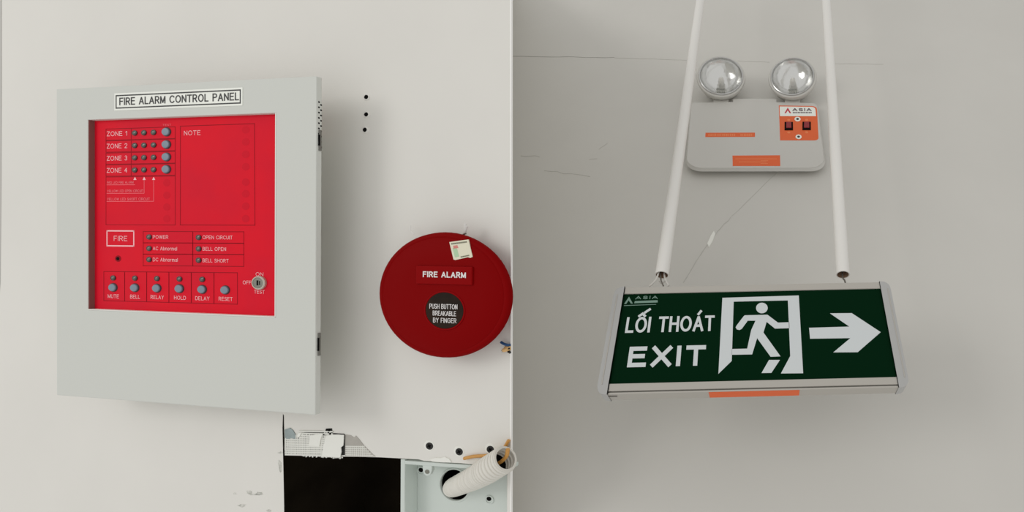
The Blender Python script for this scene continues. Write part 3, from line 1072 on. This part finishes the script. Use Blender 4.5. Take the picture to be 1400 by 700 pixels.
# sticker (square code left out)
HS = HB + .0016
mb = MB()
mb.prism(LF.pts([(620.6, 356), (640.0, 351.6), (643.2, 352.6), (646.4, 351.2), (640.4, 327.4), (614.6, 331)], HS), HS - .001, HS + .0004)
st = mb.build('square_sticker', 'sticker', bell)
st['label'] = 'small cream square sticker, slightly tilted'
mb = MB()
mb.prism(LF.pts([(622.4, 351.8), (628, 350.6), (624.6, 338.4), (619.2, 339.2)], HS), HS, HS + .0006)
mb.build('tint_band', 'sticker_green', st)
mb = MB()
mb.prism(LF.pts([(620.6, 340), (627, 339), (625.6, 335.2), (620, 336)], HS), HS, HS + .0006)
mb.build('tint_band', 'sticker_pink', st)
mb = MB()
for k in range(14):
    xa = 617.6 + k * 1.55
    mb.prism(LF.pts([(xa, 334.4 - k * .2), (xa + 1.0, 334.3 - k * .2), (xa + .7, 332.4 - k * .2), (xa - .3, 332.5 - k * .2)], HS), HS, HS + .0007)
for k in range(8):
    xa = 630.4 + k * 1.5
    mb.prism(LF.pts([(xa, 352.2 - k * .3), (xa + 1.0, 352.0 - k * .3), (xa + .7, 350.4 - k * .3), (xa - .3, 350.6 - k * .3)], HS), HS, HS + .0007)
mb.build('fine_print', 'sticker_ink', st)
mb = MB()
mb.tube([LF.at(633.5, 321.8, .012), LF.at(635.6, 318.5, .015), LF.at(636.6, 305.6, .016)], [.0010, .0019, .0016], 8)
mb.tube([LF.at(635.6, 319, .016), LF.at(638.4, 309.0, .018)], [.0011, .0013], 8)
mb.build('plastic_tie', 'tie', bell, smooth=True)
mb = MB()
mb.tube([LF.at(633.0, 320.8, .020), LF.at(637.0, 319.2, .022)], .0009, 8)
mb.build('tie_knot', 'wire_dark', bell)
mb = MB()
mb.tube(spline([LF.at(566, 320, .012), LF.at(561.5, 316, .010), LF.at(561, 308.5, .006)], 5), .0005, 6)
mb.build('thin_strand', 'tie', bell)

# ================================================================== right wall marks
def crack(pts, w, m='crack', h=0.0005):
    mb = MB()
    for i in range(len(pts) - 1):
        a, b = RF.at(*pts[i]), RF.at(*pts[i + 1])
        mb.bar(a, b, w * (0.7 + 0.6 * random.random()), 0, h)
    return mb.build('plaster_crack', m, wall_right)


def jag(a, b, n, j):
    P = [(a[0] + (b[0] - a[0]) * i / n + random.uniform(-j, j), a[1] + (b[1] - a[1]) * i / n + random.uniform(-j, j)) for i in range(n + 1)]
    return P


crack(jag((1062, 236), (1000, 296), 7, .8), .0011)
crack(jag((1000, 296), (972, 328), 6, 1.2), .0014)
crack(jag((972, 328), (934, 386), 8, .7), .0013)
mb = MB()
mb.prism(RF.pts([(976, 316), (978, 320), (974, 330), (969, 338), (967, 333), (972, 322)]), 0, .001)
mb.build('plaster_chip', 'paper', wall_right)
crack(jag((690, 76.6), (840, 79), 12, .5), .0012, 'crack_dark')
crack(jag((840, 79), (946, 83), 8, .4), .0008)
crack(jag((1008, 83.4), (1052, 85), 5, .3), .0008)
crack(jag((1136, 86.8), (1208, 88.2), 6, .4), .0014)
crack(jag((745, 232), (806, 242), 7, 1.4), .0010)
crack(jag((711, 212), (737, 215), 4, 1.6), .0014)
crack(jag((818, 205), (830, 196), 3, 1), .0010)
crack(jag((806, 219), (816, 217), 2, .8), .0010)

# ================================================================== emergency light
HE = 0.022
eo = [(943.5, 139.5), (1001.4, 138.2), (1001.6, 133.8), (1061.8, 133.8), (1062.2, 138.6), (1118, 140), (1129.0, 222), (1119, 231.0), (949, 231.2), (936.5, 222)]
E_ = RF.pts(eo, HE)
poly = round_poly(E_, [.006, 0, 0, 0, 0, .012, .010, .016, .016, .010], 4)
ec = sum((Vector(p[:2]) for p in poly), Vector((0, 0))) / len(poly)


def shrink(P, d):
    xs, ys = [p[0] for p in P], [p[1] for p in P]
    hx, hy = (max(xs) - min(xs)) / 2, (max(ys) - min(ys)) / 2
    mx, my = (max(xs) + min(xs)) / 2, (max(ys) + min(ys)) / 2
    return [Vector((mx + (p[0] - mx) * (hx - d) / hx, my + (p[1] - my) * (hy - d) / hy)) for p in P]


em = thing('emergency_light', RF, (ec.x, min(p[1] for p in poly), 0), 'white wall mounted emergency light with two round lamp heads', 'emergency light')
mb = MB()
mb.prism(shrink(poly, .0035), HE - .001, HE, None)
mb.prism(poly, HE - .007, HE - .001, shrink(poly, .0030))
mb.prism(shrink(poly, .018), 0.0, HE - .007, poly)
mb.build('housing', 'light_body', em, smooth=True)


# lamp heads
def lamp(px, py, rx, tiltdeg, yaw, lab=None):
    hc = 0.052
    c = RF.at(px, py, hc)
    r = (RF.at(px + rx, py, hc).x - RF.at(px - rx, py, hc).x) / 2
    ax = Matrix.Rotation(math.radians(tiltdeg), 4, 'X') @ Matrix.Rotation(math.radians(yaw), 4, 'Y')
    T = Matrix.Translation(c) @ ax

    def put(mb_, name, m, parent, org, smooth=True):
        for i, p in enumerate(mb_.v): mb_.v[i] = T @ p
        return mb_.build(name, m, parent, smooth=smooth)
    h = put(MB().lathe([(.45 * r, -.045), (.72 * r, -.040), (.98 * r, -.026), (1.10 * r, -.010), (1.13 * r, -.003), (1.10 * r, .0015), (1.02 * r, .002), (1.0 * r, .0)], 48, cap1=False), 'lamp_head', 'light_body', em, c)
    put(MB().lathe([(1.02 * r, .0012), (1.01 * r, .0042), (.965 * r, .0052), (.94 * r, .0030), (.93 * r, .0)], 48, cap0=False, cap1=False), 'lens_ring', 'chrome_ring', h, c)
    put(MB().lathe([(.95 * r, .001), (.88 * r, -.007), (.72 * r, -.016), (.50 * r, -.023), (.28 * r, -.026), (.02 * r, -.027)], 48, cap0=False), 'reflector', 'reflector', h, c)
    put(MB().lathe([(.13 * r, -.028), (.15 * r, -.020), (.12 * r, -.010), (.06 * r, -.006), (.01 * r, -.005)], 16), 'bulb', 'bulb', h, c)
    b_ = MB()
    for k in range(5):
        b_.box((-.16 + k * .075) * r, (-.12 + k * .075) * r, -.66 * r, -.50 * r, -.0165, -.0120)
    b_.box(-.2 * r, .2 * r, -.5 * r, -.46 * r, -.016, -.012)
    put(b_, 'lamp_clip', 'nickel_dark', h, c, False)
    put(MB().lathe([(.955 * r, .002), (.8 * r, .0055), (.5 * r, .0085), (.2 * r, .0098), (.01 * r, .0100)], 40, cap0=False), 'lens', 'lens', h, c)
    # short neck into the housing
    n_ = MB()
    q = RF.at(px, py, hc)
    n_.box(q.x - .018, q.x + .018, RF.at(px, 148, .012).y, q.y - .006, .001, .020)
    n_.build('lamp_neck', 'light_body', em, bevel=.002)
    return h


lamp(985.8, 104.8, 29.6, 20, 4)
lamp(1083.4, 105.6, 29.4, 20, -5)

# switch label with logo
HL = HE + 0.0003
lq = RF.pts([(1064.8, 144.2), (1116.8, 145.0), (1119.2, 191.8), (1066.6, 191.8)], HL)
lpoly = round_poly([lq[3], lq[2], lq[1], lq[0]], [0, .010, .014, 0], 5)
mb = MB()
mb.prism(lpoly, HE - .0002, HL)
sl_ = mb.build('switch_label', 'orange', em)
sl_['label'] = 'orange and white switch label with red logo'
wq = RF.pts([(1066.4, 158.8), (1115.6, 158.8), (1114.6, 146.2), (1065.9, 145.6)], HL)
mb = MB()
mb.prism(round_poly(wq, [0, 0, .011, 0], 5), HL, HL + .0002)
wl = mb.build('logo_field', 'label_white', sl_)
HL2 = HL + .0003
mb = MB()
mb.prism(RF.pts([(1072.4, 154.8), (1074.6, 154.8), (1077, 150.8), (1079.6, 154.8), (1081.8, 154.8), (1077, 147.0)], HL2), HL2 - .0002, HL2)
mb.build('logo_mark', 'red_logo', sl_)
text('ASIA', RF, sl_, (1083.4, 151.9), 1109.6, 147.8, HL2, 'dark_ink', 0.24)
mb = MB()
for k in range(12):
    x = 1084 + k * 2.2
    mb.prism(RF.pts([(x, 154.8), (x + 1.5, 154.8), (x + 1.5, 153.0), (x, 153.0)], HL2), HL2 - .0002, HL2)
mb.build('logo_tagline', 'dark_ink', sl_)
for (px, py) in [(1078.4, 172.6), (1102.8, 172.4)]:
    q = RF.pts([(px - 5.8, py + 5.6), (px + 5.8, py + 5.6), (px + 5.6, py - 5.6), (px - 5.6, py - 5.6)], HL)
    mb = MB()
    mb.prism(q, HE, HL + .0012)
    sw = mb.build('rocker_switch', 'hole_dark', em, bevel=.0004)
    q = RF.pts([(px - 3.8, py + 3.0), (px + 3.8, py + 3.0), (px + 3.7, py - 5.2), (px - 3.7, py - 5.2)], HL)
    mb = MB()
    mb.prism(q, HL + .001, HL + .0026, shrink(q, .0006))
    mb.build('rocker', 'rocker', sw)
    for yy in (-8.6, 8.4):
        c, a, b = ell(RF, px, py + yy, 2.2, 1.5, HL)
        mb = MB()
        mb.lathe([(1, HL), (.9, HL + .0002)], 10, (c.x, c.y, 0), a, b)
        mb.build('switch_symbol', 'orange_pale', sl_)
for (px, py) in [(1090.4, 163.0), (1091.8, 187.2)]:
    c, a, b = ell(RF, px, py, 4.2, 3.1, HL)
    mb = MB()
    mb.lathe([(1, HE), (1, HL + .0006), (.85, HL + .0010), (.5, HL + .0008)], 18, (c.x, c.y, 0), a, b)
    fs_ = mb.build('fixing_screw', 'label_white', em, smooth=True)
    mb = MB()
    mb.lathe([(.46, HL + .0008), (.42, HL + .0011)], 10, (c.x, c.y, 0), a, b)
    mb.build('screw_recess', 'screw', fs_)
mb = MB()
mb.prism(RF.pts([(964.2, 187.4), (1032.2, 187.2), (1032.2, 181.4), (964.6, 181.6)], HE), HE - .0002, HE + .0003)
rs = mb.build('red_strip_sticker', 'orange', em)
mb = MB()
x = 968.4
while x < 1028:
    w = random.choice((1.4, 2.0, 2.6))
    if not (1004 < x < 1010):
        mb.prism(RF.pts([(x, 186.2), (x + w, 186.2), (x + w, 183.0), (x, 183.0)], HE), HE + .0003, HE + .0004)
    x += w + 0.9
mb.build('fine_print', 'orange_pale', rs)
mb = MB()
mb.prism(RF.pts([(1001.8, 227.0), (1066.8, 227.0), (1066.4, 212.4), (1001.4, 212.8)], HE), HE - .0002, HE + .0003)
ob = mb.build('orange_sticker', 'orange', em)
mb = MB()
for (y, xa, xb) in [(217.2, 1005, 1062), (219.8, 1040, 1050), (221.4, 1010, 1048), (223.6, 1040, 1050)]:
    mb.prism(RF.pts([(xa, y + .5), (xb, y + .5), (xb, y - .3), (xa, y - .3)], HE), HE + .0003, HE + .0004)
mb.build('fine_print', 'orange_pale', ob)

# ================================================================== exit sign
TH = 0.020
sq = lambda P, h=0.0: SF.pts(P, h)
g = sq([(853, 402), (1204.7, 393.6), (1225.8, 515.7), (831.5, 524)])
GX0, GX1 = (g[0].x + g[3].x) / 2, (g[1].x + g[2].x) / 2
GY0, GY1 = (g[2].y + g[3].y) / 2, (g[0].y + g[1].y) / 2
by = (SF.at(835, 538).y + SF.at(1228, 529.8).y) / 2
ty = (SF.at(860, 392.6).y + SF.at(1200, 385.4).y) / 2
lxo = (SF.at(839, 400).x + SF.at(816.6, 532).x) / 2
rxo = (SF.at(1220, 396).x + SF.at(1240.6, 524).x) / 2
sign = thing('exit_sign', SF, ((GX0 + GX1) / 2, by, -TH), 'green exit sign with running figure and arrow hanging from two pipes', 'exit sign')
mb = MB()
mb.box(GX0 - .002, GX1 + .002, GY0 - .002, GY1 + .002, -.004, -.0016)
gp = mb.build('green_panel', 'green', sign)
gp['label'] = 'dark green printed panel'
# rails: extruded profile (front strip, groove, lip, and the casing behind)
mb = MB()
mb.box(GX0 - .003, GX1 + .003, GY1, ty, -TH, 0)
mb.build('top_rail', 'alu', sign, bevel=.0012)
gy = GY0 - 0.0098
mb = MB()
mb.box(GX0 - .003, GX1 + .003, gy, GY0, -TH + .002, 0)
mb.build('bottom_rail', 'alu', sign, bevel=.0008)
mb = MB()
mb.box(GX0 - .003, GX1 + .003, by, gy - .0016, -TH, -.0004)
lip = mb.build('bottom_rail', 'alu', sign, bevel=.0006)
mb = MB()
mb.box(GX0 - .003, GX1 + .003, gy - .002, gy + .0005, -TH + .003, -.0022)
mb.build('rail_groove', 'steel', sign)
mb = MB()
mb.box(GX0 - .003, GX1 + .003, GY0, GY1, -TH, -.004)
mb.build('back_casing', 'alu', sign)
# rounded end caps
for s in (0, 1):
    if s == 0:
        P = [(lxo, by - .001), (GX0, by - .001), (GX0, ty + .0006), (lxo, ty + .0006)]
        rr = [.014, 0, 0, .014]
    else:
        P = [(GX1, by - .001), (rxo, by - .001), (rxo, ty + .0006), (GX1, ty + .0006)]
        rr = [0, .014, .014, 0]
    mb = MB()
    mb.prism(round_poly(P, rr, 6), -TH - .0006, .0008)
    ecp = mb.build('end_cap', 'cap', sign, bevel=.0022, seg=3)
    mb = MB()
    xx = GX0 - .0016 if s == 0 else GX1 + .0016
    xo = lxo + .0048 if s == 0 else rxo - .0048
    mb.box(min(xo, xo + .0012), max(xo, xo + .0012), by + .012, ty - .012, .0004, .0014)
    mb.build('cap_ridge', 'alu', ecp, bevel=.0003)
# moulded catch and orange sticker on the underside
mb = MB()
a, b = SF.at(969.0, 541, -.004), SF.at(1093.4, 539, -.004)
mb.box(a.x, b.x, by - .0005, by + .0002, -TH + .002, -.0016)
o = mb.build('underside_sticker', 'orange', sign)
o['label'] = 'orange strip sticker under the sign'
mb = MB()
mb.box(GX0 - .001, GX0 + .011, by - .0008, by + .0004, -.0075, -.0055)
mb.build('catch', 'steel', sign)
# print
ZS = -.0014


def sprint(pts, name='pictogram', m='sign_white'):
    mb = MB()
    mb.prism(sq(pts, ZS), -.0017, ZS)
    return mb.build(name, m, gp)


def z3(L):
    return [(970 + x / 3.686, 370 + y / 3.686) for x, y in L]


sprint(z3([(65, 137), (450, 125), (472, 517), (360, 518), (407, 430), (395, 150), (122, 156), (112, 455), (45, 520)]), 'door_pictogram')
sprint(z3([(292, 222), (345, 262), (402, 260), (403, 290), (330, 292), (288, 258), (272, 312), (358, 432), (308, 434), (240, 340), (215, 422), (112, 424), (113, 395),
           (190, 393), (210, 300), (232, 252), (193, 252), (163, 293), (152, 299), (138, 296), (132, 286), (136, 277), (172, 230), (178, 225)]), 'runner_pictogram')
c, a, b = ell(SF, 970 + 264 / 3.686, 370 + 188 / 3.686, 8.0, 7.2, ZS)
mb = MB()
mb.lathe([(1, -.0017), (1, ZS)], 28, (c.x, c.y, 0), a, b)
mb.build('runner_head', 'sign_white', gp)
sprint(z3([(300, 450), (355, 450), (312, 515), (262, 516)]), 'runner_foot')
sprint(z3([(502, 288), (705, 282), (607, 215), (717, 214), (863, 310), (747, 411), (624, 412), (710, 340), (507, 343)]), 'arrow')
ZT = ZS
text('LỐI THOÁT', SF, gp, (854.2, 455.2), 976.4, 433.8, ZT, 'sign_white', 0.155, y1=452.4)
text('EXIT', SF, gp, (857.0, 502.2), 964.0, 474.2, ZT, 'sign_white', 0.21, y1=499.6)
sprint([(853.2, 415.6), (856.0, 415.6), (859.4, 410.6), (862.6, 415.0), (865.2, 415.0), (860.0, 405.6)], 'logo_mark', 'sign_dim')
text('ASIA', SF, gp, (868.6, 409.2), 899.0, 404.8, ZT, 'sign_dim', 0.2, y1=408.6)
sprint([(867.0, 414.6), (899.2, 413.4), (899.0, 410.4), (868.0, 411.6)], 'logo_bar', 'sign_dim')
sprint([(853.0, 418.2), (897.0, 416.4), (897.0, 415.8), (853.0, 417.4)], 'logo_underline', 'sign_dim')

# ------------------------------------------------------------------ hanging pipes (in the plane of the sign)
SFw = SF0


def pipe(pbot, wbot, ptop, lab, cardboard):
    hz = -TH / 2
    a = SFw.at(pbot[0], pbot[1], hz)
    b = SFw.at(ptop[0], ptop[1], hz)
    b = a + (b - a) * 1.35
    r = (SFw.at(pbot[0] + wbot / 2, pbot[1], hz).x - SFw.at(pbot[0] - wbot / 2, pbot[1], hz).x) / 2
    t = thing('hanging_pipe', SFw, a, lab, 'pipe', 'white pipes carrying the exit sign')
    mb = MB()
    mb.tube([a, b], r, 28, caps=False)
    mb.build('pipe_wall', 'pvc', t, smooth=True)
    mb = MB()
    d = (b - a).normalized()
    mb.tube([a + d * .0002, b], r * .86, 28, caps=False)
    mb.build('bore', 'cardboard' if cardboard else 'pvc', t, smooth=True)
    ref = Vector((0.13, 0.31, 0.94))
    u = d.cross(ref).normalized()
    w = d.cross(u)
    vs = [a + (u * math.cos(2 * math.pi * k / 28) + w * math.sin(2 * math.pi * k / 28)) * rr for rr in (r, r * .86) for k in range(28)]
    mb = MB()
    mb.add(vs, [(k, (k + 1) % 28, 28 + (k + 1) % 28, 28 + k) for k in range(28)])
    mb.build('cut_end', 'pvc', t)
    mb = MB()
    mb.tube([a + d * .03, a + d * .032], r * .86, 20)
    mb.build('bore_plug', 'cardboard', t)
    return a, d, r


pa, da, r1 = pipe((905.0, 376), 18.6, (957.6, 0), 'white hanging pipe with wire loop at the logo end of the exit sign', True)
pb, db, r2 = pipe((1152.4, 375.6), 18.6, (1129.4, 0), 'white hanging pipe at the arrow end of the exit sign', True)

hz = -TH / 2
topz = lambda px: SFw.at(px, 392 - (px - 850) * .02, hz)
t = thing('hanging_wire', SFw, SFw.at(905, 390, hz), 'pale twisted wire loop tying the sign to the pipe above the logo', 'wire')
for k, (q, w, m) in enumerate([([(900.6, 372), (897, 382), (888, 391.6)], .0013, 'wire'), ([(903, 372), (903.5, 382), (907, 391)], .0010, 'wire_dark'),
                               ([(908, 370), (909, 380), (914, 391)], .0013, 'wire'), ([(901, 384), (905, 387.4), (911, 383)], .0010, 'wire')]):
    mb = MB()
    mb.tube(spline([SFw.at(x, y, hz + .004 - .002 * k) for x, y in q], 6), w, 8)
    mb.build('strand', m, t, smooth=True)
mb = MB()
mb.tube(spline([SFw.at(x, y, hz) for x, y in [(1151, 368), (1152.4, 380), (1154.6, 383), (1156.6, 389.5)]], 6), .0012, 8)
o = mb.build('hanging_wire', 'wire_dark', None, SFw, SFw.at(1155, 389, hz), smooth=True)
props(o, 'short dark wire hook joining the sign to the pipe above the arrow', 'wire')
